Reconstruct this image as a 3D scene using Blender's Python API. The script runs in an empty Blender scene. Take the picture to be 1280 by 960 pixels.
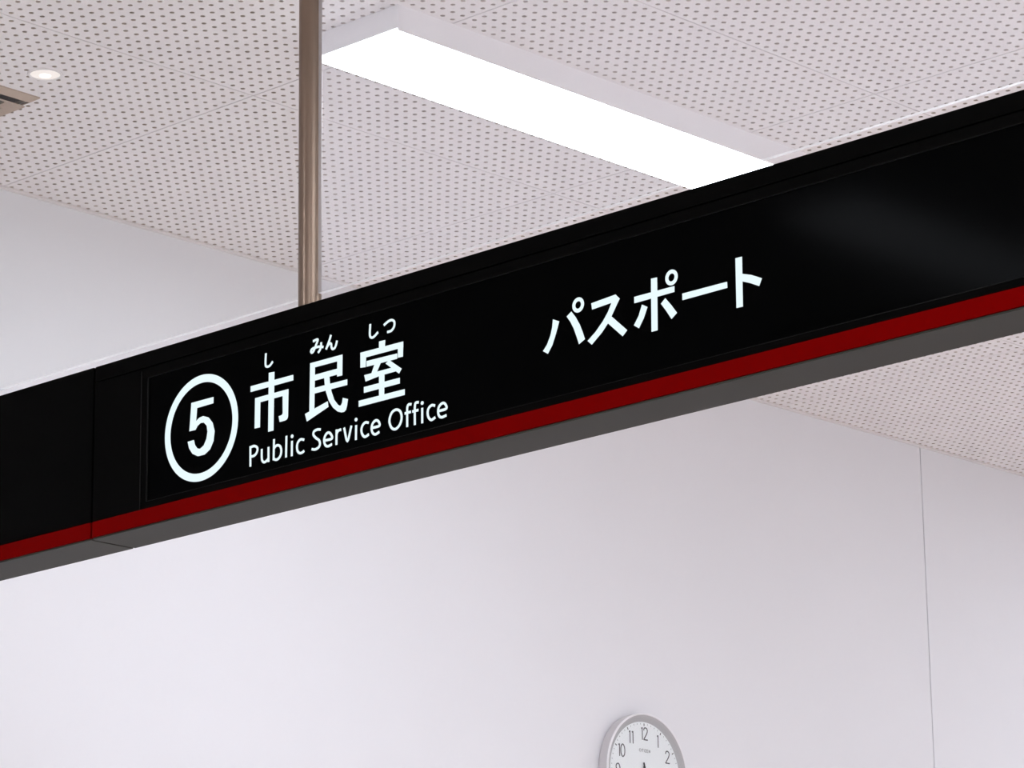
import bpy, bmesh, math
from mathutils import Matrix, Vector
from mathutils.geometry import tessellate_polygon

# ---------------------------------------------------------------- camera, light, exposure
scene = bpy.context.scene
COL = scene.collection
CAM_Z = 1.60
HC = 2.475                      # ceiling height above the camera
CEIL = CAM_Z + HC
FPX, YAW, PITCH, ROLL = 4349.8, 0.755188266, 0.266902141, -0.0130252814

def set_camera():
    cy, sy, cp, sp = math.cos(YAW), math.sin(YAW), math.cos(PITCH), math.sin(PITCH)
    fw = Vector((cy*cp, sy*cp, sp)); r = Vector((sy, -cy, 0)); u = r.cross(fw)
    c, s = math.cos(ROLL), math.sin(ROLL)
    r2 = c*r + s*u; u2 = -s*r + c*u
    cam = bpy.data.cameras.new('camera')
    cam.sensor_fit = 'HORIZONTAL'; cam.sensor_width = 36.0
    cam.lens = FPX/1280*36.0
    cam.clip_start = 0.05; cam.clip_end = 100
    o = bpy.data.objects.new('camera', cam); COL.objects.link(o)
    M = Matrix(((r2.x, u2.x, -fw.x, 0), (r2.y, u2.y, -fw.y, 0), (r2.z, u2.z, -fw.z, CAM_Z), (0, 0, 0, 1)))
    o.matrix_world = M
    scene.camera = o
set_camera()

w = bpy.data.worlds.new('world'); scene.world = w; w.use_nodes = True
w.node_tree.nodes['Background'].inputs[0].default_value = (0.6, 0.62, 0.66, 1)
w.node_tree.nodes['Background'].inputs[1].default_value = 0.0     # closed interior: all light comes from its lamps

LAMP_STRENGTH = 19.8
LAMP_COLOUR = (0.855, 0.905, 1.0)
scene.view_settings.view_transform = 'Standard'
scene.view_settings.look = 'None'
scene.view_settings.gamma = 1.0
scene.view_settings.use_curve_mapping = False
scene.view_settings.exposure = 0.0
scene.cycles.max_bounces = 16
scene.cycles.diffuse_bounces = 10
scene.cycles.transparent_max_bounces = 16

# ---------------------------------------------------------------- materials
def mat(name, col, rough=0.5, metal=0.0, spec=0.5, emit=None, estr=0.0, noise=0.0, nscale=20.0, bump=0.0, bscale=200.0, aniso=None, coat=0.0):
    m = bpy.data.materials.new(name); m.use_nodes = True
    nt = m.node_tree; b = nt.nodes['Principled BSDF']
    b.inputs['Base Color'].default_value = (*col, 1)
    b.inputs['Roughness'].default_value = rough
    b.inputs['Metallic'].default_value = metal
    b.inputs['Specular IOR Level'].default_value = spec
    b.inputs['Coat Weight'].default_value = coat
    if emit:
        b.inputs['Emission Color'].default_value = (*emit, 1); b.inputs['Emission Strength'].default_value = estr
    if noise or bump:
        tc = nt.nodes.new('ShaderNodeTexCoord'); 
    if noise:
        n = nt.nodes.new('ShaderNodeTexNoise'); n.inputs['Scale'].default_value = nscale; n.inputs['Detail'].default_value = 3
        mp = nt.nodes.new('ShaderNodeMapping')
        if aniso: mp.inputs['Scale'].default_value = aniso
        nt.links.new(tc.outputs['Object'], mp.inputs['Vector']); nt.links.new(mp.outputs[0], n.inputs['Vector'])
        mx = nt.nodes.new('ShaderNodeMix'); mx.data_type = 'RGBA'
        mx.inputs[6].default_value = (*[c*(1-noise) for c in col], 1)
        mx.inputs[7].default_value = (*[min(1, c*(1+noise)) for c in col], 1)
        nt.links.new(n.outputs['Fac'], mx.inputs[0]); nt.links.new(mx.outputs[2], b.inputs['Base Color'])
    if bump:
        n2 = nt.nodes.new('ShaderNodeTexNoise'); n2.inputs['Scale'].default_value = bscale
        bp = nt.nodes.new('ShaderNodeBump'); bp.inputs['Strength'].default_value = bump; bp.inputs['Distance'].default_value = 0.001
        nt.links.new(tc.outputs['Object'], n2.inputs['Vector']); nt.links.new(n2.outputs['Fac'], bp.inputs['Height'])
        nt.links.new(bp.outputs[0], b.inputs['Normal'])
    return m

def glass_mat(name, dust, tint=(0.985, 0.995, 0.99)):
    """clear pane with a thin film of dust that scatters the lamp light"""
    m = bpy.data.materials.new(name); m.use_nodes = True
    nt = m.node_tree; nt.nodes.clear()
    out = nt.nodes.new('ShaderNodeOutputMaterial')
    tr = nt.nodes.new('ShaderNodeBsdfTransparent'); tr.inputs[0].default_value = (*tint, 1)
    gl = nt.nodes.new('ShaderNodeBsdfGlossy'); gl.inputs['Roughness'].default_value = 0.02
    fr = nt.nodes.new('ShaderNodeFresnel'); ge = nt.nodes.new('ShaderNodeNewGeometry')
    ior = nt.nodes.new('ShaderNodeMapRange'); ior.inputs['To Min'].default_value = 1.3; ior.inputs['To Max'].default_value = 1/1.3   # same reflection on both faces of the pane
    nt.links.new(ge.outputs['Backfacing'], ior.inputs['Value']); nt.links.new(ior.outputs[0], fr.inputs[0])
    sc = nt.nodes.new('ShaderNodeMath'); sc.operation = 'MULTIPLY'; sc.inputs[1].default_value = 0.7
    mx = nt.nodes.new('ShaderNodeMixShader')
    nt.links.new(fr.outputs[0], sc.inputs[0]); nt.links.new(sc.outputs[0], mx.inputs[0])
    nt.links.new(tr.outputs[0], mx.inputs[1]); nt.links.new(gl.outputs[0], mx.inputs[2])
    last = mx
    if dust:
        ts = nt.nodes.new('ShaderNodeBsdfTranslucent'); ts.inputs[0].default_value = (0.90, 0.90, 1.0, 1)
        tc = nt.nodes.new('ShaderNodeTexCoord')
        n = nt.nodes.new('ShaderNodeTexNoise'); n.inputs['Scale'].default_value = 3.0; n.inputs['Detail'].default_value = 4
        mr = nt.nodes.new('ShaderNodeMapRange'); mr.inputs['To Min'].default_value = dust*0.6; mr.inputs['To Max'].default_value = dust*1.4
        nt.links.new(tc.outputs['Object'], n.inputs['Vector']); nt.links.new(n.outputs['Fac'], mr.inputs['Value'])
        m2 = nt.nodes.new('ShaderNodeMixShader')
        nt.links.new(mr.outputs[0], m2.inputs[0]); nt.links.new(mx.outputs[0], m2.inputs[1]); nt.links.new(ts.outputs[0], m2.inputs[2])
        last = m2
    nt.links.new(last.outputs[0], out.inputs[0])
    return m

def edge_mat(name):
    """ground edge of a pane: light that runs down inside the glass leaves it here"""
    m = bpy.data.materials.new(name); m.use_nodes = True
    nt = m.node_tree; nt.nodes.clear()
    out = nt.nodes.new('ShaderNodeOutputMaterial'); mx = nt.nodes.new('ShaderNodeMixShader'); mx.inputs[0].default_value = 0.65
    tr = nt.nodes.new('ShaderNodeBsdfTransparent'); ts = nt.nodes.new('ShaderNodeBsdfTranslucent')
    tc = nt.nodes.new('ShaderNodeTexCoord'); n = nt.nodes.new('ShaderNodeTexNoise'); n.inputs['Scale'].default_value = 8
    cr = nt.nodes.new('ShaderNodeMix'); cr.data_type = 'RGBA'
    cr.inputs[6].default_value = (0.90, 0.93, 0.93, 1); cr.inputs[7].default_value = (0.99, 0.99, 1.0, 1)
    nt.links.new(tc.outputs['Object'], n.inputs['Vector']); nt.links.new(n.outputs['Fac'], cr.inputs[0]); nt.links.new(cr.outputs[2], ts.inputs[0])
    nt.links.new(tr.outputs[0], mx.inputs[1]); nt.links.new(ts.outputs[0], mx.inputs[2]); nt.links.new(mx.outputs[0], out.inputs[0])
    return m

def emit_mat(name, col, strength):
    m = bpy.data.materials.new(name); m.use_nodes = True
    nt = m.node_tree; nt.nodes.clear()
    out = nt.nodes.new('ShaderNodeOutputMaterial'); e = nt.nodes.new('ShaderNodeEmission')
    e.inputs[0].default_value = (*col, 1); e.inputs[1].default_value = strength
    nt.links.new(e.outputs[0], out.inputs[0])
    return m

M = dict(
    ceiling=mat('ceiling_board', (0.87, 0.84, 0.835), 0.9, spec=0.1, noise=0.03, nscale=6, bump=0.1, bscale=300),
    core=mat('shaded_gypsum_core', (0.56, 0.485, 0.42), 0.95, spec=0.0, noise=0.1, nscale=60),  # gypsum core, darkened to deepen the shade inside the holes
    backing=mat('ceiling_void', (0.10, 0.085, 0.075), 0.95, spec=0.0, noise=0.1),
    wall=mat('wall_panel_paint', (0.81, 0.818, 0.838), 0.55, spec=0.25, noise=0.015, nscale=2, bump=0.05, bscale=250),
    wall_dark=mat('joint_shadow_gap', (0.25, 0.24, 0.23), 0.9, noise=0.05),
    trim=mat('white_trim_paint', (0.80, 0.77, 0.75), 0.5, noise=0.01),
    floor=mat('floor_wood', (0.70, 0.625, 0.575), 0.35, noise=0.08, nscale=5),
    black=mat('black_painted_metal', (0.0016, 0.0015, 0.0013), 0.45, spec=0.012, noise=0.1, nscale=40),
    panel=mat('black_acrylic', (0.0012, 0.0012, 0.0012), 0.10, spec=0.0055, noise=0.05, nscale=30),
    edge=mat('edge_glint_tone', (0.006, 0.006, 0.0055), 0.30, spec=0.1, noise=0.05),  # paler than the black frame, paints the glints along its edges
    red=mat('red_stripe_paint', (0.155, 0.0001, 0.0001), 0.5, spec=0.01, noise=0.04, nscale=15),
    under=mat('grey_painted_metal', (0.036, 0.034, 0.028), 0.5, spec=0.10, noise=0.06, nscale=12),
    letter=emit_mat('lit_letter_acrylic', (0.83, 0.97, 1.0), 1.02),
    bronze=mat('brushed_bronze_metal', (0.22, 0.165, 0.125), 0.30, metal=1.0, noise=0.10, nscale=30, aniso=(60, 60, 1)),
    glass_r=glass_mat('dusty_clear_glass', 0.10),
    glass_l=glass_mat('clear_glass', 0.008),
    glass_c=glass_mat('clock_glass', 0.0),
    glass_edge=edge_mat('polished_glass_edge'),
    alu=mat('white_aluminium', (0.72, 0.70, 0.69), 0.4, metal=0.3, noise=0.03),
    lamp_body=mat('white_enamel', (0.93, 0.925, 0.94), 0.4, noise=0.01),
    lamp=emit_mat('lamp_diffuser', LAMP_COLOUR, LAMP_STRENGTH),
    downlight=emit_mat('downlight_lens', (1.0, 0.90, 0.86), 0.98),
    bulb=emit_mat('downlight_bulb', (1.0, 0.97, 0.94), 2.5),
    vent=mat('beige_vent_metal', (0.50, 0.40, 0.32), 0.6, noise=0.12, nscale=25),
    vent_d=mat('vent_shadow_metal', (0.16, 0.135, 0.10), 0.7, noise=0.1, nscale=25),  # darker vent tone, paints the shade between the louvres
    rim=mat('white_plastic', (0.86, 0.86, 0.87), 0.35, noise=0.01),
    bezel=mat('shaded_bezel_plastic', (0.47, 0.46, 0.475), 0.45, noise=0.02),  # grey puts the shadow inside the rim into the colour
    case=mat('pale_grey_plastic', (0.60, 0.58, 0.59), 0.4, noise=0.02),
    dial=mat('white_dial', (0.91, 0.925, 0.945), 0.6, noise=0.01),
    ink=mat('grey_ink', (0.075, 0.07, 0.08), 0.6, noise=0.05),
    ink_l=mat('pale_grey_ink', (0.30, 0.30, 0.31), 0.6, noise=0.05),
    hand=mat('black_hand', (0.012, 0.012, 0.012), 0.5, noise=0.05),
)

# ---------------------------------------------------------------- helpers
def link(name, me, m, parent=None, loc=None):
    if m is not None and len(me.materials) == 0: me.materials.append(m)
    o = bpy.data.objects.new(name, me); COL.objects.link(o)
    if loc: o.location = loc
    if parent: o.parent = parent
    return o

def bm_mesh(name, bm, smooth=False):
    bmesh.ops.recalc_face_normals(bm, faces=bm.faces)
    me = bpy.data.meshes.new(name); bm.to_mesh(me); bm.free()
    if smooth:
        for p in me.polygons: p.use_smooth = True
    return me

def add_box(bm, lo, hi, bevel=0.0):
    r = bmesh.ops.create_cube(bm, size=1.0)
    for v in r['verts']:
        v.co = Vector([lo[i] + (v.co[i] + 0.5)*(hi[i] - lo[i]) for i in range(3)])
    if bevel:
        es = {e for v in r['verts'] for e in v.link_edges}
        bmesh.ops.bevel(bm, geom=list(es), offset=bevel, segments=2, affect='EDGES', profile=0.5)

def box(name, lo, hi, m, parent=None, bevel=0.0):
    bm = bmesh.new(); add_box(bm, lo, hi, bevel)
    return link(name, bm_mesh(name, bm), m, parent)

def lathe(name, prof, n, m, parent=None, loc=None, axis='Z', smooth=True, ring=False):
    """prof: (radius, height) pairs turned round the local axis"""
    vs, fs = [], []
    for r, h in prof:
        for k in range(n):
            a = 2*math.pi*k/n
            x, y = r*math.cos(a), r*math.sin(a)
            vs.append((x, y, h) if axis == 'Z' else (x, -h, y))
    if ring: prof = list(prof); fs += [((len(prof)-1)*n + k, (len(prof)-1)*n + (k+1) % n, (k+1) % n, k) for k in range(n)]
    for i in range(len(prof) - 1):
        for k in range(n):
            fs.append((i*n + k, i*n + (k+1) % n, (i+1)*n + (k+1) % n, (i+1)*n + k))
    bm = bmesh.new(); bv = [bm.verts.new(v) for v in vs]
    for f in fs:
        try: bm.faces.new([bv[i] for i in f])
        except ValueError: pass
    if prof[0][0] > 1e-6 and not ring: bm.faces.new(bv[:n])
    if prof[-1][0] > 1e-6 and not ring: bm.faces.new(bv[-n:])
    bmesh.ops.remove_doubles(bm, verts=bm.verts, dist=1e-6)
    me = bm_mesh(name, bm, smooth)
    if smooth and hasattr(me, 'set_sharp_from_angle'): me.set_sharp_from_angle(angle=math.radians(35))
    return link(name, me, m, parent, loc)

def empty(name, loc):
    o = bpy.data.objects.new(name, None); COL.objects.link(o); o.location = loc
    o.empty_display_size = 0.05
    return o

def tag(o, label, cat, group=None):
    o['label'] = label; o['category'] = cat
    if group: o['group'] = group
    return o

def structure(o, label=None):
    o['kind'] = 'structure'
    if label: o['label'] = label
    return o

def smooth_line(pts, n=6):
    if len(pts) < 3: return [Vector(p) for p in pts]
    P = [Vector(p) for p in pts]; closed = (P[0] - P[-1]).length < 1e-6
    out = []
    for i in range(len(P) - 1):
        p1, p2 = P[i], P[i+1]
        p0 = P[i-1] if i > 0 else (P[-2] if closed else p1*2 - p2)
        p3 = P[i+2] if i + 2 < len(P) else (P[1] if closed else p2*2 - p1)
        for k in range(n):
            t = k/n
            out.append(0.5*((2*p1) + (p2-p0)*t + (2*p0-5*p1+4*p2-p3)*t*t + (3*p1-p0-3*p2+p3)*t**3))
    out.append(P[-1])
    return out

def flat_shape(bm, outline, to3, thick):
    """a thin solid from a 2D outline; to3(u, v, depth) -> point"""
    a = [bm.verts.new(to3(u, v, thick)) for u, v in outline]
    b = [bm.verts.new(to3(u, v, 0.0)) for u, v in outline]
    n = len(a)
    for t in tessellate_polygon([[Vector((u, v, 0)) for u, v in outline]]): bm.faces.new([a[i] for i in t])
    for i in range(n): bm.faces.new((a[i], a[(i+1) % n], b[(i+1) % n], b[i]))

def ribbon(bm, line, width, to3, thick, smooth=True):
    L = smooth_line(line) if smooth else [Vector(p) for p in line]
    n = len(L); lft, rgt = [], []
    closed = n > 3 and (L[0] - L[-1]).length < 1e-6
    for i in range(n):
        d0 = (L[i] - L[i-1]) if i > 0 else (L[0] - L[-2] if closed else L[1] - L[0])
        d1 = (L[i+1] - L[i]) if i < n-1 else (L[1] - L[0] if closed else L[-1] - L[-2])
        d0 = d0.normalized(); d1 = d1.normalized()
        t = (d0 + d1)
        t = t.normalized() if t.length > 1e-6 else d0
        nn = Vector((-t.y, t.x)); c = max(0.45, nn.dot(Vector((-d0.y, d0.x))))
        lft.append(L[i] + nn*width/2/c); rgt.append(L[i] - nn*width/2/c)
    A = [bm.verts.new(to3(p.x, p.y, thick)) for p in lft]; B = [bm.verts.new(to3(p.x, p.y, thick)) for p in rgt]
    C = [bm.verts.new(to3(p.x, p.y, 0)) for p in lft]; D = [bm.verts.new(to3(p.x, p.y, 0)) for p in rgt]
    for i in range(n-1):
        bm.faces.new((A[i], A[i+1], B[i+1], B[i]))
        bm.faces.new((A[i], C[i], C[i+1], A[i+1]))
        bm.faces.new((B[i], B[i+1], D[i+1], D[i]))
    if not closed:
        bm.faces.new((A[0], B[0], D[0], C[0])); bm.faces.new((A[-1], C[-1], D[-1], B[-1]))

def ring_shape(bm, cu, cv, ro, ri, to3, thick, n=96):
    rows = []
    for r, d in ((ro, 0), (ro, thick), (ri, thick), (ri, 0)):
        rows.append([bm.verts.new(to3(cu + r*math.cos(2*math.pi*k/n), cv + r*math.sin(2*math.pi*k/n), d)) for k in range(n)])
    for a, b in zip(rows, rows[1:]):
        for k in range(n): bm.faces.new((a[k], a[(k+1) % n], b[(k+1) % n], b[k]))

def disc_shape(bm, cu, cv, r, to3, thick, n=20):
    flat_shape(bm, [(cu + r*math.cos(2*math.pi*k/n), cv + r*math.sin(2*math.pi*k/n)) for k in range(n)], to3, thick)

# ---------------------------------------------------------------- the room
X0, X1, Y0, Y1 = -4.5, 12.0, -5.6, 5.85
YW = Y1

fl = structure(box('floor', (X0-0.2, Y0-0.2, -0.1), (X1+0.2, Y1+0.2, 0.0), M['floor']))

# back wall: painted panels with one open vertical joint
wb = structure(box('wall_back', (X0-0.2, YW+0.018, 0), (X1+0.2, YW+0.2, CEIL+0.1), M['wall_dark']))
XJ = 7.938
for x0, x1 in ((X0, XJ-4.0-0.0015+0.0), (XJ-4.0+0.0015, XJ-0.002), (XJ+0.002, X1)):
    box('wall_panel', (x0, YW, 0.0), (x1, YW+0.018, CEIL+0.03), M['wall'], wb, bevel=0.0012)
structure(box('wall_front', (X0-0.2, Y0-0.2, 0), (X1+0.2, Y0, CEIL+0.1), M['wall']))
structure(box('wall_left', (X0-0.2, Y0, 0), (X0, YW, CEIL+0.1), M['wall']))
structure(box('wall_right', (X1, Y0, 0), (X1+0.2, YW, CEIL+0.1), M['wall']))
structure(box('trim_1', (X0, YW-0.011, CEIL-0.006), (X1, YW, CEIL), M['trim'], bevel=0.001))
structure(box('baseboard_back', (X0, YW-0.01, 0.0), (X1, YW, 0.06), M['trim'], bevel=0.002))

# ceiling of perforated boards
TILE, PITCH_H, NH, HR, TH = 0.910, 0.02740, 33, 0.0051, 0.010
TX0, TY0 = 4.569, 5.024          # a board corner
ce = structure(box('ceiling', (X0-0.2, Y0-0.2, CEIL+TH), (X1+0.2, Y1+0.2, CEIL+TH+0.1), M['backing']))

def tile_mesh(name, ny, height, plain=()):
    """perforated board, corner at the origin, face at z=0, holes really open through it"""
    g = 0.0017
    vs, fs, cut = [], [], []
    m0 = (TILE - 32*PITCH_H)/2 - PITCH_H/2           # rim of plain board
    xs = [m0 + i*PITCH_H for i in range(NH+1)]; ys = [m0 + j*PITCH_H for j in range(ny+1)]
    grid = {}
    def gv(i, j):                                     # half-step lattice of cell corners and mid points
        if (i, j) not in grid:
            grid[(i, j)] = len(vs); vs.append((m0 + i*PITCH_H/2, m0 + j*PITCH_H/2, 0))
        return grid[(i, j)]
    for i in range(NH):
        for j in range(ny):
            I, J = 2*i+1, 2*j+1
            outer = [gv(I+1, J), gv(I+1, J+1), gv(I, J+1), gv(I-1, J+1), gv(I-1, J), gv(I-1, J-1), gv(I, J-1), gv(I+1, J-1)]
            cx, cy = m0 + I*PITCH_H/2, m0 + J*PITCH_H/2
            if any(math.hypot(cx-px, cy-py) < pr for px, py, pr in plain):
                fs.append(outer[::-1]); continue
            b = len(vs)
            for k in range(8):
                a = math.pi/4*k; vs.append((cx + HR*math.cos(a), cy + HR*math.sin(a), 0))
            for k in range(8):
                a = math.pi/4*k; vs.append((cx + HR*math.cos(a), cy + HR*math.sin(a), TH))
            for k in range(8):
                k2 = (k+1) % 8
                fs.append((outer[k], b+k, b+k2, outer[k2]))
                cut.append(len(fs)); fs.append((b+k, b+8+k, b+8+k2, b+k2))
    # plain rim and sides
    c = 0.0005                                        # eased edge
    x1, y1 = TILE - g, height - g
    def addv(x, y, z): vs.append((x, y, z)); return len(vs) - 1
    xa, xb, ya, yb = m0, m0 + NH*PITCH_H, m0, m0 + ny*PITCH_H
    inn = [addv(xa, ya, 0), addv(xb, ya, 0), addv(xb, yb, 0), addv(xa, yb, 0)]
    out = [addv(g+c, g+c, 0), addv(x1-c, g+c, 0), addv(x1-c, y1-c, 0), addv(g+c, y1-c, 0)]
    edg = [addv(g, g, c), addv(x1, g, c), addv(x1, y1, c), addv(g, y1, c)]
    top = [addv(g, g, TH), addv(x1, g, TH), addv(x1, y1, TH), addv(g, y1, TH)]
    for k in range(4):
        k2 = (k+1) % 4
        fs.append((inn[k], inn[k2], out[k2], out[k])); fs.append((out[k], out[k2], edg[k2], edg[k])); fs.append((edg[k], edg[k2], top[k2], top[k]))
    me = bpy.data.meshes.new(name); me.from_pydata(vs, [], fs); me.update()
    me.materials.append(M['ceiling']); me.materials.append(M['core'])
    for i in cut: me.polygons[i].material_index = 1
    return me

DLX, DLY = 4.182, 5.223
HCUT = YW - TY0
full_me = tile_mesh('ceiling_tile', NH, TILE)
cut_me = tile_mesh('ceiling_tile_cut', 30, HCUT)
DL_I = math.floor((DLX - TX0)/TILE)
cut_dl = tile_mesh('ceiling_tile_downlight', 30, HCUT, [(DLX - TX0 - DL_I*TILE, DLY - TY0, 0.034)])
for i in range(-10, 9):
    for j in range(-12, 1):
        x, y = TX0 + i*TILE, TY0 + j*TILE
        if x > X1 or x + TILE < X0 or y + TILE < Y0: continue
        me = full_me if j < 0 else (cut_dl if i == DL_I else cut_me)
        link('ceiling_tile', me, None, ce, (x, y, CEIL))

# ---------------------------------------------------------------- ceiling lamps
LW, LL, LH = 0.240, 1.25, 0.052
def make_lamp():
    root = empty('ceiling_light', (0, 0, 0))
    # enamelled trough, open below, with the flat opal lens set into it
    bm = bmesh.new()
    prof = [(0.0, 0.0), (0.0015, -LH+0.002), (0.003, -LH), (0.005, -LH), (0.005, -LH+0.004), (LW-0.005, -LH+0.004), (LW-0.005, -LH), (LW-0.003, -LH), (LW-0.0015, -LH+0.002), (LW, 0.0)]
    a = [bm.verts.new((0.003, y, z)) for y, z in prof]; b = [bm.verts.new((LL-0.003, y, z)) for y, z in prof]
    n = len(prof)
    for k in range(n): bm.faces.new((a[k], a[(k+1) % n], b[(k+1) % n], b[k]))
    link('trough', bm_mesh('lamp_trough', bm), M['lamp_body'], root)
    bm = bmesh.new(); add_box(bm, (0.003, 0.0055, -LH-0.0005), (LL-0.003, LW-0.0055, -LH+0.0038))
    link('lens', bm_mesh('lamp_lens', bm), M['lamp'], root)
    for x in (0.0, LL-0.012):
        bm = bmesh.new(); add_box(bm, (x, 0.0, -LH+0.0040), (x+0.012, LW, 0.0), 0.001)
        link('end_cap', bm_mesh('lamp_end_cap', bm), M['lamp_body'], root)
    return root

def copy_tree(o):
    c = o.copy(); COL.objects.link(c)
    for ch in o.children:
        d = ch.copy(); COL.objects.link(d); d.parent = c
    return c

lamp0 = make_lamp()
lamp0.location = (4.420, 4.448, CEIL)
tag(lamp0, 'bright white linear lamp on the ceiling beside the bronze pole', 'lamp', 'linear ceiling lamps')
ORD = ['first', 'second', 'third', 'fourth', 'fifth', 'sixth', 'seventh', 'eighth']
others = [((0.17, 4.448), 'linear ceiling lamp in front of the black sign, in line with the bright lamp'),
          ((8.67, 4.448), 'added unseen linear ceiling lamp behind the right end of the black sign'),  # out of sight, added to even out the light on the wall
          ((-4.08, 4.448), 'added unseen linear ceiling lamp in the back row, nearest the left wall')]  # out of sight, added for the room's brightness
for j, y in enumerate((1.718, -0.102, -1.922, -3.742)):  # unseen rows of lamps added to brighten floor and ceiling
    for i in range(7):
        others.append(((-3.6 + 2.125*i, y), 'added unseen linear ceiling lamp, %s from the left wall in the %s row from the back wall' % (ORD[i], ORD[j+1])))
for (x, y), lab in others:
    o = copy_tree(lamp0); o.location = (x, y, CEIL); o['label'] = lab

# downlight
dl = tag(empty('downlight', (DLX, DLY, CEIL)), 'small round downlight glowing in the ceiling near the vent', 'downlight')
lathe('trim_ring', [(0.0300, -0.0010), (0.0310, -0.0030), (0.0345, -0.0030), (0.0360, 0.0), (0.0300, 0.0)], 48, M['ceiling'], dl, ring=True)
lathe('lens', [(0.0, -0.0045), (0.014, -0.0040), (0.024, -0.0027), (0.0300, -0.0008), (0.0300, -0.0002), (0.0, -0.0002)], 48, M['downlight'], dl)
lathe('bulb', [(0.0, -0.0062), (0.007, -0.0058), (0.011, -0.0048), (0.012, -0.0035), (0.0, -0.0035)], 32, M['bulb'], dl)

# square air diffuser, only its corner shows
VX1, VY0, VS = 4.262, 5.338, 0.42
vt = tag(empty('air_vent', (VX1 - VS/2, VY0 + VS/2, CEIL)), 'square beige air vent with stepped louvres at the left edge', 'air vent')
def square_ring(name, s0, z0, s1, z1, thick, m):
    bm = bmesh.new()
    rows = []
    for s, z in ((s0, z0), (s1, z1), (s1, z1+thick), (s0, z0+thick)):
        rows.append([bm.verts.new((sx*s/2, sy*s/2, z)) for sx, sy in ((-1, -1), (1, -1), (1, 1), (-1, 1))])
    for a, b in zip(rows, rows[1:] + rows[:1]):
        for k in range(4): bm.faces.new((a[k], a[(k+1) % 4], b[(k+1) % 4], b[k]))
    return link(name, bm_mesh(name, bm), m, vt)
square_ring('frame', VS, -0.003, VS-0.030, -0.012, 0.004, M['vent'])
square_ring('louvre', VS-0.034, -0.007, VS-0.050, -0.004, 0.003, M['vent_d'])  # dark ring standing in for the shaded gap inside the frame
square_ring('louvre', VS-0.044, -0.022, VS-0.100, -0.010, 0.003, M['vent'])
square_ring('louvre', VS-0.104, -0.012, VS-0.118, -0.006, 0.003, M['vent_d'])  # dark ring standing in for the next shaded gap
square_ring('louvre', VS-0.112, -0.026, VS-0.180, -0.010, 0.003, M['vent'])
square_ring('louvre', VS-0.20, -0.026, VS-0.26, -0.010, 0.003, M['vent'])
square_ring('louvre', VS-0.28, -0.026, VS-0.34, -0.010, 0.003, M['vent'])
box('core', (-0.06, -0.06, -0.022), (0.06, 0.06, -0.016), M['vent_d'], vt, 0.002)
box('neck', (-VS/2+0.02, -VS/2+0.02, -0.004), (VS/2-0.02, VS/2-0.02, -0.0005), M['backing'], vt)

# ---------------------------------------------------------------- hanging sign
SX = 3.640                         # front face
SD = 0.094                         # depth
ZB, ZT = CAM_Z + 1.2880, CAM_Z + 1.5875
Z_RED, Z_PB, Z_PT, Z_CAP = CAM_Z + 1.3184, CAM_Z + 1.3304, CAM_Z + 1.5417, CAM_Z + 1.5592
Y_SEAM, Y_F0, Y_F1, Y_END = 4.3946, 4.2725, 4.2563, 1.60

def local(root):
    loc = root.location.copy()
    def b(name, lo, hi, m, parent=None, bevel=0.0):
        return box(name, [lo[i]-loc[i] for i in range(3)], [hi[i]-loc[i] for i in range(3)], m, parent or root, bevel)
    return b

sign = tag(empty('hanging_sign', (SX + SD/2, (Y_SEAM + Y_END)/2, ZB)),
           'long black hanging sign with lit white lettering and red bottom stripe', 'sign')
b = local(sign)
ya, yb = Y_END, Y_SEAM - 0.0024
b('housing', (SX+0.006, ya, ZB+0.003), (SX+SD, yb, ZT), M['black'], bevel=0.001)
b('top_rail', (SX, ya, Z_CAP+0.0012), (SX+0.006, yb, ZT-0.0005), M['black'], bevel=0.0008)
b('cover_plate', (SX, Y_F0+0.0007, Z_RED+0.0006), (SX+0.006, yb, Z_CAP), M['black'], bevel=0.0006)
b('frame_bar', (SX+0.0006, ya, Z_PT), (SX+0.006, Y_F0, Z_CAP-0.0006), M['black'], bevel=0.0007)
b('frame_bar', (SX+0.0006, ya, Z_RED+0.0006), (SX+0.006, Y_F0, Z_PB), M['black'], bevel=0.0007)
b('frame_bar', (SX+0.0006, Y_F1, Z_PB), (SX+0.006, Y_F0, Z_PT), M['black'], bevel=0.0007)
b('edge_glint', (SX-0.0002, Y_F0-0.0006, Z_RED+0.0006), (SX+0.003, Y_F0+0.0006, Z_CAP-0.004), M['edge'], bevel=0.0003)  # lighter strip standing in for light caught on the frame edge
b('edge_glint', (SX+0.0002, Y_F1-0.0006, Z_PB), (SX+0.003, Y_F1+0.0008, Z_PT), M['edge'], bevel=0.0003)
b('edge_glint', (SX+0.0002, ya+0.012, Z_PB-0.0004), (SX+0.003, Y_F1, Z_PB+0.0005), M['edge'], bevel=0.0003)  # painted glint line along the panel's lower edge
b('edge_glint', (SX+0.0002, ya+0.012, Z_PT-0.0005), (SX+0.003, Y_F1, Z_PT+0.0004), M['edge'], bevel=0.0003)
panel = b('face_panel', (SX+0.0030, ya+0.012, Z_PB-0.003), (SX+0.0065, Y_F1+0.003, Z_PT+0.003), M['panel'])
b('red_stripe', (SX-0.0006, ya, ZB+0.0035), (SX+0.006, yb, Z_RED), M['red'], bevel=0.0006)['label'] = 'dark red stripe along the bottom edge'
b('underside_plate', (SX+0.0012, ya, ZB), (SX+SD, yb, ZB+0.003), M['under'], bevel=0.0006)['label'] = 'grey metal underside'
b('end_plate', (SX, ya-0.003, ZB), (SX+SD, ya, ZT), M['black'], bevel=0.0006)

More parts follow.
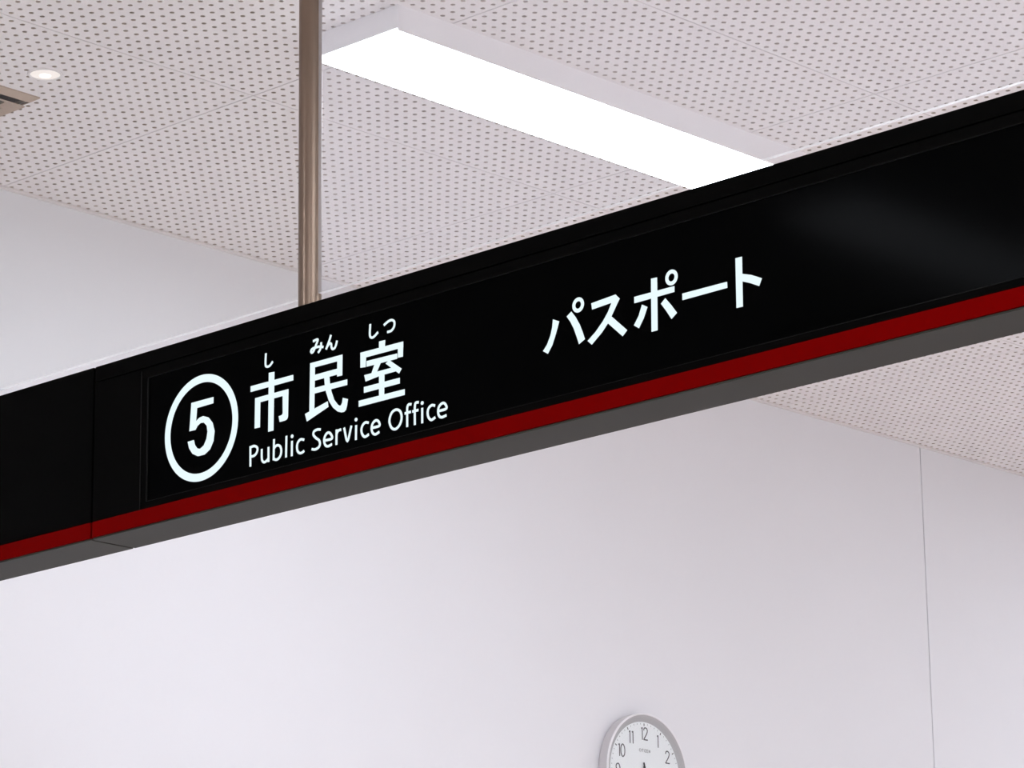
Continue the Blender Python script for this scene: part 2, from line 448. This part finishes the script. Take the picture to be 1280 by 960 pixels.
blank = tag(empty('sign_box', (SX + SD/2, (Y_SEAM + YW)/2, ZB)),
            'blank black sign box with red stripe between the lit sign and the wall', 'sign')
b2 = local(blank)
ya, yb = Y_SEAM + 0.0024, YW
b2('housing', (SX+0.006, ya, ZB+0.003), (SX+SD, yb, ZT), M['black'], bevel=0.001)
b2('cover_plate', (SX, ya, Z_RED+0.0006), (SX+0.006, yb, ZT-0.0005), M['black'], bevel=0.0006)
b2('red_stripe', (SX-0.0006, ya, ZB+0.0035), (SX+0.006, yb, Z_RED), M['red'], bevel=0.0006)['label'] = 'dark red stripe along the bottom edge'
b2('underside_plate', (SX+0.0012, ya, ZB), (SX+SD, yb, ZB+0.003), M['under'], bevel=0.0006)['label'] = 'grey metal underside'
b2('joint_sleeve', (SX+0.014, Y_SEAM-0.0024, ZB+0.010), (SX+SD-0.006, Y_SEAM+0.0024, ZT-0.006), M['black'])

# the characters: outlines, centre lines, rings and dots in millimetres on the sign face
GLYPHS = [
    ('circle',[],[],[(-824.9,1431.2,89.12,75.95)],[],None),
    ('digit_five',[[(-849.4,1477.8),(-795.6,1477.5),(-795.8,1467.0),(-835.4,1466.6),(-837.7,1444.5),(-829.9,1448.9),(-820.2,1450.1),(-807.1,1445.4),(-797.2,1434.6),(-792.1,1419.8),(-794.5,1403.5),(-802.7,1391.0),(-815.9,1384.7),(-832.1,1384.8),(-845.2,1391.2),(-853.6,1401.7),(-857.4,1413.6),(-842.4,1414.0),(-839.6,1405.1),(-834.0,1398.5),(-826.8,1396.3),(-817.8,1400.4),(-811.4,1410.4),(-809.0,1421.8),(-811.4,1432.4),(-818.4,1438.8),(-826.5,1439.7),(-834.0,1436.1),(-838.8,1430.3),(-853.5,1430.6)]],[],[],[],None),
    ('kanji_city',[[(-663.2,1491.8),(-650.2,1490.9),(-651.8,1394.3),(-663.9,1394.4)],[(-706.1,1477.9),(-606.2,1477.1),(-606.1,1468.1),(-706.0,1468.3)],[(-695.2,1455.9),(-682.9,1455.8),(-683.6,1405.5),(-695.9,1405.8)],[(-695.2,1455.9),(-617.2,1455.9),(-617.2,1447.2),(-695.1,1446.8)],[(-630.5,1455.9),(-617.2,1455.9),(-617.9,1412.0),(-618.8,1408.4),(-621.1,1406.4),(-625.3,1405.5),(-637.1,1405.5),(-639.5,1415.3),(-633.7,1415.8),(-630.9,1416.9),(-630.0,1419.2)]],[],[],[],None),
    ('hiragana_shi',[],[[(-670.5,1525.8),(-671.3,1508.4),(-668.9,1503.3),(-661.4,1503.2),(-654.1,1508.8)]],[],[],2.0),
    ('kanji_people',[[(-566.9,1488.2),(-555.9,1487.9),(-557.4,1407.8),(-568.4,1407.5)],[(-566.9,1488.2),(-493.4,1487.7),(-493.4,1478.9),(-566.9,1479.6)],[(-504.8,1485.4),(-493.4,1487.4),(-493.9,1453.9),(-505.2,1454.2)],[(-562.2,1467.1),(-500.7,1467.0),(-500.7,1457.4),(-562.2,1457.7)],[(-562.2,1445.9),(-482.6,1445.2),(-482.6,1436.1),(-562.1,1436.8)],[(-578.5,1407.4),(-526.7,1418.1),(-525.1,1408.9),(-574.1,1394.4)],[(-534.7,1459.6),(-533.3,1447.1),(-530.6,1434.4),(-523.7,1417.9),(-514.6,1405.6),(-504.0,1397.2),(-496.1,1394.3),(-489.8,1393.9),(-485.5,1396.4),(-483.0,1403.2),(-481.0,1413.0),(-492.3,1417.1),(-493.9,1409.4),(-496.6,1405.8),(-499.5,1405.6),(-504.0,1408.6),(-511.9,1417.7),(-518.1,1431.9),(-521.5,1445.6),(-523.3,1459.8)]],[],[],[],None),
    ('hiragana_mi',[],[[(-560.6,1523.1),(-549.8,1523.8),(-554.4,1514.4),(-559.4,1506.7),(-563.3,1505.0),(-565.2,1507.9),(-561.9,1511.0),(-553.2,1511.7),(-543.6,1511.0),(-536.7,1508.6)],[(-541.8,1517.6),(-542.2,1510.3),(-545.2,1505.1),(-549.0,1501.8)]],[],[],2.0),
    ('hiragana_n',[],[[(-519.4,1525.2),(-523.0,1517.0),(-530.7,1503.5)],[(-530.3,1504.0),(-526.9,1508.7),(-522.3,1511.6),(-518.9,1509.9),(-518.2,1504.5),(-515.5,1501.2),(-510.9,1502.2),(-507.5,1507.2),(-505.7,1513.1)]],[],[],2.0),
    ('kanji_room',[[(-411.2,1492.0),(-397.8,1491.7),(-398.6,1481.0),(-411.3,1481.1)],[(-452.8,1482.3),(-358.3,1481.1),(-358.3,1471.7),(-440.7,1472.4),(-452.8,1472.5)],[(-452.8,1482.3),(-440.2,1477.7),(-441.2,1456.8),(-452.8,1458.0)],[(-369.7,1481.1),(-358.3,1480.9),(-359.1,1457.0),(-369.8,1457.5)],[(-438.9,1466.0),(-371.6,1464.6),(-371.6,1456.2),(-438.9,1456.9)],[(-420.4,1458.9),(-407.2,1457.9),(-416.7,1443.5),(-428.7,1443.1)],[(-444.3,1444.3),(-380.8,1444.2),(-374.0,1436.7),(-408.4,1436.5),(-441.3,1433.5)],[(-388.8,1457.5),(-361.9,1438.4),(-367.7,1431.6),(-396.9,1453.5)],[(-411.4,1440.0),(-399.7,1439.6),(-400.5,1402.7),(-411.5,1402.4)],[(-445.0,1425.3),(-366.1,1424.6),(-366.2,1415.5),(-445.0,1415.9)],[(-456.6,1405.3),(-355.5,1404.4),(-355.6,1395.2),(-456.6,1395.6)]],[],[],[],None),
    ('hiragana_shi',[],[[(-430.8,1524.4),(-431.8,1507.7),(-429.0,1502.2),(-422.8,1502.1),(-413.5,1507.6)]],[],[],2.0),
    ('hiragana_tsu',[],[[(-400.7,1516.1),(-390.8,1520.2),(-382.8,1520.7),(-377.5,1516.6),(-378.2,1509.0),(-384.0,1504.0),(-393.2,1503.4)]],[],[],2.0),
    ('katakana_pa',[[(-43.8,1450.3),(-31.6,1444.7),(-34.9,1436.0),(-40.2,1423.6),(-46.3,1410.8),(-55.4,1399.6),(-64.9,1405.6),(-56.3,1414.1),(-49.3,1426.8),(-45.7,1437.6)],[(-6.9,1454.4),(1.2,1444.4),(9.2,1431.2),(14.7,1418.6),(18.9,1406.9),(7.2,1401.7),(3.0,1413.4),(-2.5,1427.3),(-8.9,1438.8),(-16.2,1448.7)]],[],[(6.9,1461.7,11.48,5.73)],[],None),
    ('katakana_su',[[(33.0,1458.6),(80.6,1461.7),(88.6,1453.9),(84.3,1448.3),(71.7,1430.5),(101.7,1403.3),(92.6,1396.0),(64.6,1421.5),(53.2,1410.6),(32.3,1395.7),(24.2,1402.9),(40.1,1413.3),(55.2,1426.6),(65.3,1438.4),(72.7,1451.0),(34.4,1448.8)]],[],[],[],None),
    ('katakana_po',[[(149.8,1470.6),(161.2,1470.1),(159.8,1391.0),(148.4,1391.0)],[(116.7,1450.3),(193.6,1450.0),(193.3,1441.3),(116.8,1440.7)],[(131.4,1435.5),(141.6,1429.9),(134.0,1414.6),(124.3,1401.4),(115.0,1407.6),(124.5,1420.0)],[(176.0,1435.6),(187.0,1422.8),(197.2,1409.3),(186.7,1402.3),(177.1,1416.4),(167.5,1429.1)]],[],[(188.6,1464.0,11.66,5.92)],[],None),
    ('long_vowel_mark',[[(208.2,1435.5),(291.6,1434.9),(291.9,1426.0),(208.3,1425.7)]],[],[],[],None),
    ('katakana_to',[[(308.4,1466.0),(320.3,1465.8),(319.1,1392.5),(307.6,1392.8)],[(317.7,1441.1),(336.0,1435.4),(355.1,1426.3),(349.6,1415.9),(333.5,1423.9),(318.3,1429.9)]],[],[],[],None),
    ('letter_p',[],[[(-705.8,1378.5),(-705.4,1344.6)],[(-705.7,1376.6),(-696.4,1376.9),(-689.8,1373.3),(-689.3,1367.9),(-692.6,1363.2),(-698.3,1360.9),(-705.6,1361.2)]],[],[],2.55),
    ('letter_u',[],[[(-678.8,1368.9),(-678.7,1355.2),(-677.2,1349.2),(-673.1,1346.1),(-667.9,1347.1),(-662.9,1350.6)],[(-663.0,1369.3),(-662.8,1344.6)]],[],[],2.55),
    ('letter_b',[],[[(-650.2,1379.8),(-650.9,1345.3)],[(-650.7,1364.4),(-644.0,1368.2),(-636.8,1366.2),(-633.3,1359.8),(-634.3,1351.4),(-639.7,1346.0),(-645.8,1345.2),(-650.6,1347.6)]],[],[],2.55),
    ('letter_l',[],[[(-621.3,1379.8),(-622.0,1344.6)]],[],[],2.55),
    ('letter_i',[],[[(-608.4,1369.2),(-608.7,1344.3)]],[],[(-608.1,1376.6)],2.55),
    ('letter_c',[],[[(-580.2,1365.7),(-588.2,1367.9),(-594.7,1364.1),(-596.7,1357.4),(-595.2,1350.0),(-590.1,1345.9),(-584.1,1346.1),(-580.1,1347.9)]],[],[],2.55),
    ('letter_s',[],[[(-542.6,1375.4),(-550.2,1376.7),(-557.8,1375.0),(-558.9,1369.6),(-553.1,1363.5),(-546.5,1358.8),(-544.1,1352.6),(-547.1,1347.5),(-555.1,1345.5),(-562.9,1347.3)]],[],[],2.55),
    ('letter_e',[],[[(-534.2,1355.8),(-517.5,1355.9),(-518.3,1362.0),(-523.3,1366.7),(-529.2,1366.2),(-533.8,1360.6),(-534.4,1353.7),(-531.2,1347.4),(-525.2,1345.2),(-516.9,1346.8)]],[],[],2.55),
    ('letter_r',[],[[(-506.5,1368.7),(-506.9,1343.9)],[(-506.7,1360.8),(-502.9,1365.8),(-496.2,1366.8)]],[],[],2.55),
    ('letter_v',[],[[(-489.6,1368.3),(-482.1,1345.8),(-473.1,1368.6)]],[],[],2.55),
    ('letter_i',[],[[(-462.6,1367.4),(-463.2,1343.7)]],[],[(-462.8,1376.3)],2.55),
    ('letter_c',[],[[(-434.8,1366.0),(-442.1,1367.8),(-448.4,1364.1),(-450.9,1357.5),(-449.0,1350.2),(-444.1,1345.3),(-439.3,1345.6),(-434.4,1347.5)]],[],[],2.55),
    ('letter_e',[],[[(-427.4,1356.3),(-411.6,1356.6),(-412.1,1362.8),(-417.0,1366.5),(-422.8,1365.5),(-427.2,1360.8),(-428.2,1354.0),(-425.7,1347.9),(-419.9,1344.7),(-411.2,1347.0)]],[],[],2.55),
    ('letter_o',[],[[(-389.1,1360.5),(-384.2,1371.9),(-374.7,1375.4),(-365.7,1371.1),(-362.3,1361.0),(-366.2,1350.4),(-375.8,1344.8),(-384.7,1348.9),(-389.1,1360.5)]],[],[],2.55),
    ('letter_f',[],[[(-340.9,1377.6),(-347.0,1378.1),(-349.9,1374.3),(-350.3,1363.6),(-350.4,1343.3)],[(-355.6,1365.7),(-342.3,1365.9)]],[],[],2.55),
    ('letter_f',[],[[(-325.2,1377.7),(-330.9,1378.0),(-333.4,1374.2),(-333.9,1360.4),(-333.8,1343.3)],[(-339.1,1365.6),(-326.1,1365.6)]],[],[],2.55),
    ('letter_i',[],[[(-317.8,1367.4),(-317.9,1343.1)]],[],[(-317.7,1375.0)],2.55),
    ('letter_c',[],[[(-290.2,1365.6),(-297.1,1367.5),(-303.7,1364.3),(-306.2,1357.9),(-304.4,1350.0),(-299.2,1344.9),(-294.5,1345.4),(-289.8,1347.1)]],[],[],2.55),
    ('letter_e',[],[[(-284.1,1355.5),(-266.9,1356.2),(-267.3,1362.1),(-271.9,1366.2),(-277.5,1365.5),(-282.5,1361.0),(-283.7,1353.6),(-281.4,1347.4),(-275.8,1344.6),(-266.1,1345.9)]],[],[],2.55),
]
STROKE = {2.0: 3.9, 2.55: 4.05}
PX = SX + 0.0030                     # face of the panel
def on_sign(u, v, d):                # millimetres on the sign face -> metres in the panel's frame
    return Vector((PX - 0.0001 - d, (3300.0 - u)/1000.0, CAM_Z + v/1000.0)) - sign.location
for name, polys, strokes, rings, dots, wid in GLYPHS:
    bm = bmesh.new()
    for P in polys: flat_shape(bm, P, on_sign, 0.0006)
    for s in strokes: ribbon(bm, s, STROKE.get(wid, 4.0), on_sign, 0.0006)
    for cu, cv, ro, ri in rings: ring_shape(bm, cu, cv, ro, ri, on_sign, 0.0006)
    for cu, cv in dots: disc_shape(bm, cu, cv, 3.0, on_sign, 0.0006)
    link(name, bm_mesh(name, bm), M['letter'], panel)

# ---------------------------------------------------------------- pole and glass
GX, GT = 3.690, 0.008                # glass plane and thickness
ZG = CAM_Z + 0.43889*GX              # lower edge of the glass
PY, PR = 3.9185, 0.0190
pole = tag(empty('pole', (GX, PY, ZT)), 'round bronze metal pole holding the black sign from the ceiling', 'pole')
lathe('tube', [(PR, 0.0), (PR, CEIL-ZT)], 64, M['bronze'], pole)
lathe('ceiling_flange', [(PR+0.001, CEIL-ZT-0.012), (0.040, CEIL-ZT-0.010), (0.042, CEIL-ZT-0.007), (0.042, CEIL-ZT), (PR+0.001, CEIL-ZT)], 48, M['bronze'], pole, ring=True)

def pane(root, y0, y1, m):
    loc = root.location
    bm = bmesh.new(); add_box(bm, (-GT/2, y0-loc.y, ZG-loc.z), (GT/2, y1-loc.y, CEIL-0.014-loc.z))
    bmesh.ops.recalc_face_normals(bm, faces=bm.faces)
    for f in bm.faces: f.material_index = 0 if abs(f.normal.x) > 0.5 else 1
    me = bm_mesh('pane', bm); me.materials.append(m); me.materials.append(M['glass_edge'])
    link('pane', me, None, root)
    box('channel', (-0.014, y0-loc.y+0.05, CEIL-0.022-loc.z), (0.014, y1-loc.y-0.05, CEIL-loc.z), M['alu'], root, 0.001)
gy0, gy1 = 1.62, PY - PR - 0.0045
g1 = tag(empty('glass_panel', (GX, (gy0+gy1)/2, ZG)), 'clear hanging glass smoke screen between the pole and the bright lamp', 'glass panel')
pane(g1, gy0, gy1, M['glass_r'])
gy0, gy1 = PY + PR + 0.0045, YW - 0.012
g2 = tag(empty('glass_panel', (GX, (gy0+gy1)/2, ZG)), 'clear hanging glass smoke screen between the pole and the white wall', 'glass panel')
pane(g2, gy0, gy1, M['glass_l'])

# ---------------------------------------------------------------- wall clock
CX, CZ, CR, CD = 6.664, CAM_Z + 1.3807, 0.1545, 0.038
clock = tag(empty('wall_clock', (CX, YW, CZ)), 'round white wall clock with grey rim and thin black numerals', 'clock')
lathe('case', [(CR-0.006, 0.0), (CR-0.002, 0.004), (CR, 0.012), (CR, CD-0.005), (CR-0.0045, CD-0.005), (CR-0.022, CD-0.016), (0.02, CD-0.018)],
      96, M['case'], clock, axis='Y')
lathe('rim', [(CR, CD-0.0049), (CR+0.0002, CD-0.002), (CR-0.0010, CD-0.0004), (CR-0.0025, CD), (CR-0.0040, CD-0.0006), (CR-0.0046, CD-0.0020), (CR-0.0046, CD-0.0049)],
      96, M['rim'], clock, axis='Y', ring=True)
lathe('bezel', [(CR-0.0048, CD-0.0022), (CR-0.0215, CD-0.0122), (CR-0.0215, CD-0.0140), (CR-0.0048, CD-0.0048)], 96, M['bezel'], clock, axis='Y', ring=True)
dial = lathe('dial', [(0.0, CD-0.0150), (CR-0.021, CD-0.0150), (CR-0.021, CD-0.0118), (0.0, CD-0.0118)], 96, M['dial'], clock, axis='Y', smooth=False)
DY = CD - 0.0117
def on_dial(u, v, d): return Vector((u/1000.0, -DY - d, v/1000.0))
DIG = {
    '0': [[(0.27, 1), (0.08, 0.82), (0.03, 0.5), (0.08, 0.18), (0.27, 0), (0.46, 0.18), (0.51, 0.5), (0.46, 0.82), (0.27, 1)]],
    '1': [[(0.13, 0.90), (0.235, 0.985)], [(0.24, 1.0), (0.24, 0.0)]],
    '2': [[(0.05, 0.78), (0.12, 0.95), (0.28, 1.0), (0.45, 0.92), (0.49, 0.74), (0.40, 0.52), (0.20, 0.25), (0.03, 0.02)], [(0.02, 0.03), (0.53, 0.03)]],
    '3': [[(0.05, 0.9), (0.26, 1.0), (0.46, 0.88), (0.44, 0.66), (0.22, 0.54)], [(0.22, 0.54), (0.46, 0.44), (0.50, 0.2), (0.3, 0.0), (0.03, 0.1)]],
    '4': [[(0.40, 0.0), (0.40, 1.0)], [(0.40, 1.0), (0.02, 0.3)], [(0.02, 0.29), (0.54, 0.29)]],
    '5': [[(0.48, 0.98), (0.12, 0.98)], [(0.12, 0.99), (0.07, 0.55)], [(0.07, 0.55), (0.28, 0.64), (0.48, 0.5), (0.5, 0.22), (0.3, 0.0), (0.03, 0.08)]],
    '6': [[(0.42, 0.98), (0.16, 0.7), (0.04, 0.35), (0.14, 0.06), (0.28, 0.0), (0.46, 0.1), (0.5, 0.32), (0.38, 0.56), (0.2, 0.56), (0.06, 0.4)]],
    '7': [[(0.03, 0.97), (0.52, 0.97)], [(0.50, 0.97), (0.32, 0.6), (0.22, 0.0)]],
    '8': [[(0.27, 0.54), (0.08, 0.68), (0.1, 0.9), (0.27, 1.0), (0.44, 0.9), (0.46, 0.68), (0.27, 0.54)], [(0.27, 0.54), (0.04, 0.38), (0.05, 0.12), (0.27, 0.0), (0.49, 0.12), (0.5, 0.38), (0.27, 0.54)]],
    '9': [[(0.12, 0.02), (0.38, 0.3), (0.5, 0.65), (0.4, 0.94), (0.26, 1.0), (0.08, 0.9), (0.04, 0.68), (0.16, 0.44), (0.34, 0.44), (0.48, 0.6)]],
}
NR, NHT = 103.0, 32.0
names = ['twelve', 'one', 'two', 'three', 'four', 'five', 'six', 'seven', 'eight', 'nine', 'ten', 'eleven']
for h in range(12):
    t = str(h or 12); a = math.radians(30*h)
    widths = [0.36 if c == '1' else 0.58 for c in t]; tot = sum(widths)*NHT
    cu, cv = NR*math.sin(a), NR*math.cos(a)
    bm = bmesh.new(); x = cu - tot/2
    for c, wd in zip(t, widths):
        for s in DIG[c]:
            ribbon(bm, [(x + p[0]*NHT, cv - NHT/2 + p[1]*NHT) for p in s], 3.0, on_dial, 0.0003)
        x += wd*NHT
    link('numeral', bm_mesh('numeral_' + names[h], bm), M['ink'], dial)
for k in range(60):
    a = math.radians(6*k); s, c = math.sin(a), math.cos(a)
    r0, r1, wd = (123.5, 130.0, 2.6) if k % 5 == 0 else (126.5, 130.0, 1.4)
    bm = bmesh.new(); ribbon(bm, [(r0*s, r0*c), (r1*s, r1*c)], wd, on_dial, 0.0003, False)
    link('hour_mark' if k % 5 == 0 else 'minute_mark', bm_mesh('dial_mark', bm), M['ink'] if k % 5 == 0 else M['ink_l'], dial)
# maker's name under the twelve, in small strokes
CAPS = {'C': [[(0.9, 0.8), (0.5, 1), (0.05, 0.5), (0.5, 0), (0.9, 0.2)]], 'I': [[(0.2, 0), (0.2, 1)]],
        'T': [[(0, 1), (0.9, 1)], [(0.45, 1), (0.45, 0)]], 'Z': [[(0.05, 1), (0.85, 1)], [(0.85, 1), (0.05, 0)], [(0.05, 0), (0.9, 0)]],
        'E': [[(0.1, 0), (0.1, 1)], [(0.1, 1), (0.8, 1)], [(0.1, 0.5), (0.7, 0.5)], [(0.1, 0), (0.8, 0)]],
        'N': [[(0.1, 0), (0.1, 1)], [(0.1, 1), (0.8, 0)], [(0.8, 0), (0.8, 1)]]}
bm = bmesh.new(); x = -21.0
for c in 'CITIZEN':
    for s in CAPS[c]:
        ribbon(bm, [(x + p[0]*6.2, 56.0 + p[1]*7.0) for p in s], 1.5, on_dial, 0.0003, c == 'C')
    x += 3.6 if c == 'I' else 7.4
link('maker_lettering', bm_mesh('maker_lettering', bm), M['ink_l'], dial)
def hand(name, ang, length, tail, w0, w1, lift):
    a = math.radians(ang); s, c = math.sin(a), math.cos(a)
    bm = bmesh.new()
    def P(l, o): return (l*s + o*c, l*c - o*s)
    flat_shape(bm, [P(-tail, -w0), P(length, -w1), P(length, w1), P(-tail, w0)], lambda u, v, d: on_dial(u, v, lift + d), 0.0008)
    link(name, bm_mesh(name, bm), M['hand'], clock)
hand('hour_hand', 164, 70, 20, 3.4, 2.6, 0.002)
hand('minute_hand', 162, 104, 29, 2.6, 1.8, 0.004)
lathe('centre_cap', [(0.0, DY+0.0015), (0.006, DY+0.0015), (0.006, DY+0.006), (0.0, DY+0.007)], 24, M['hand'], clock, axis='Y')
lathe('cover_glass', [(0.0, CD-0.0045), (CR-0.010, CD-0.0045), (CR-0.010, CD-0.0052), (0.0, CD-0.0052)], 64, M['glass_c'], clock, axis='Y', smooth=False)
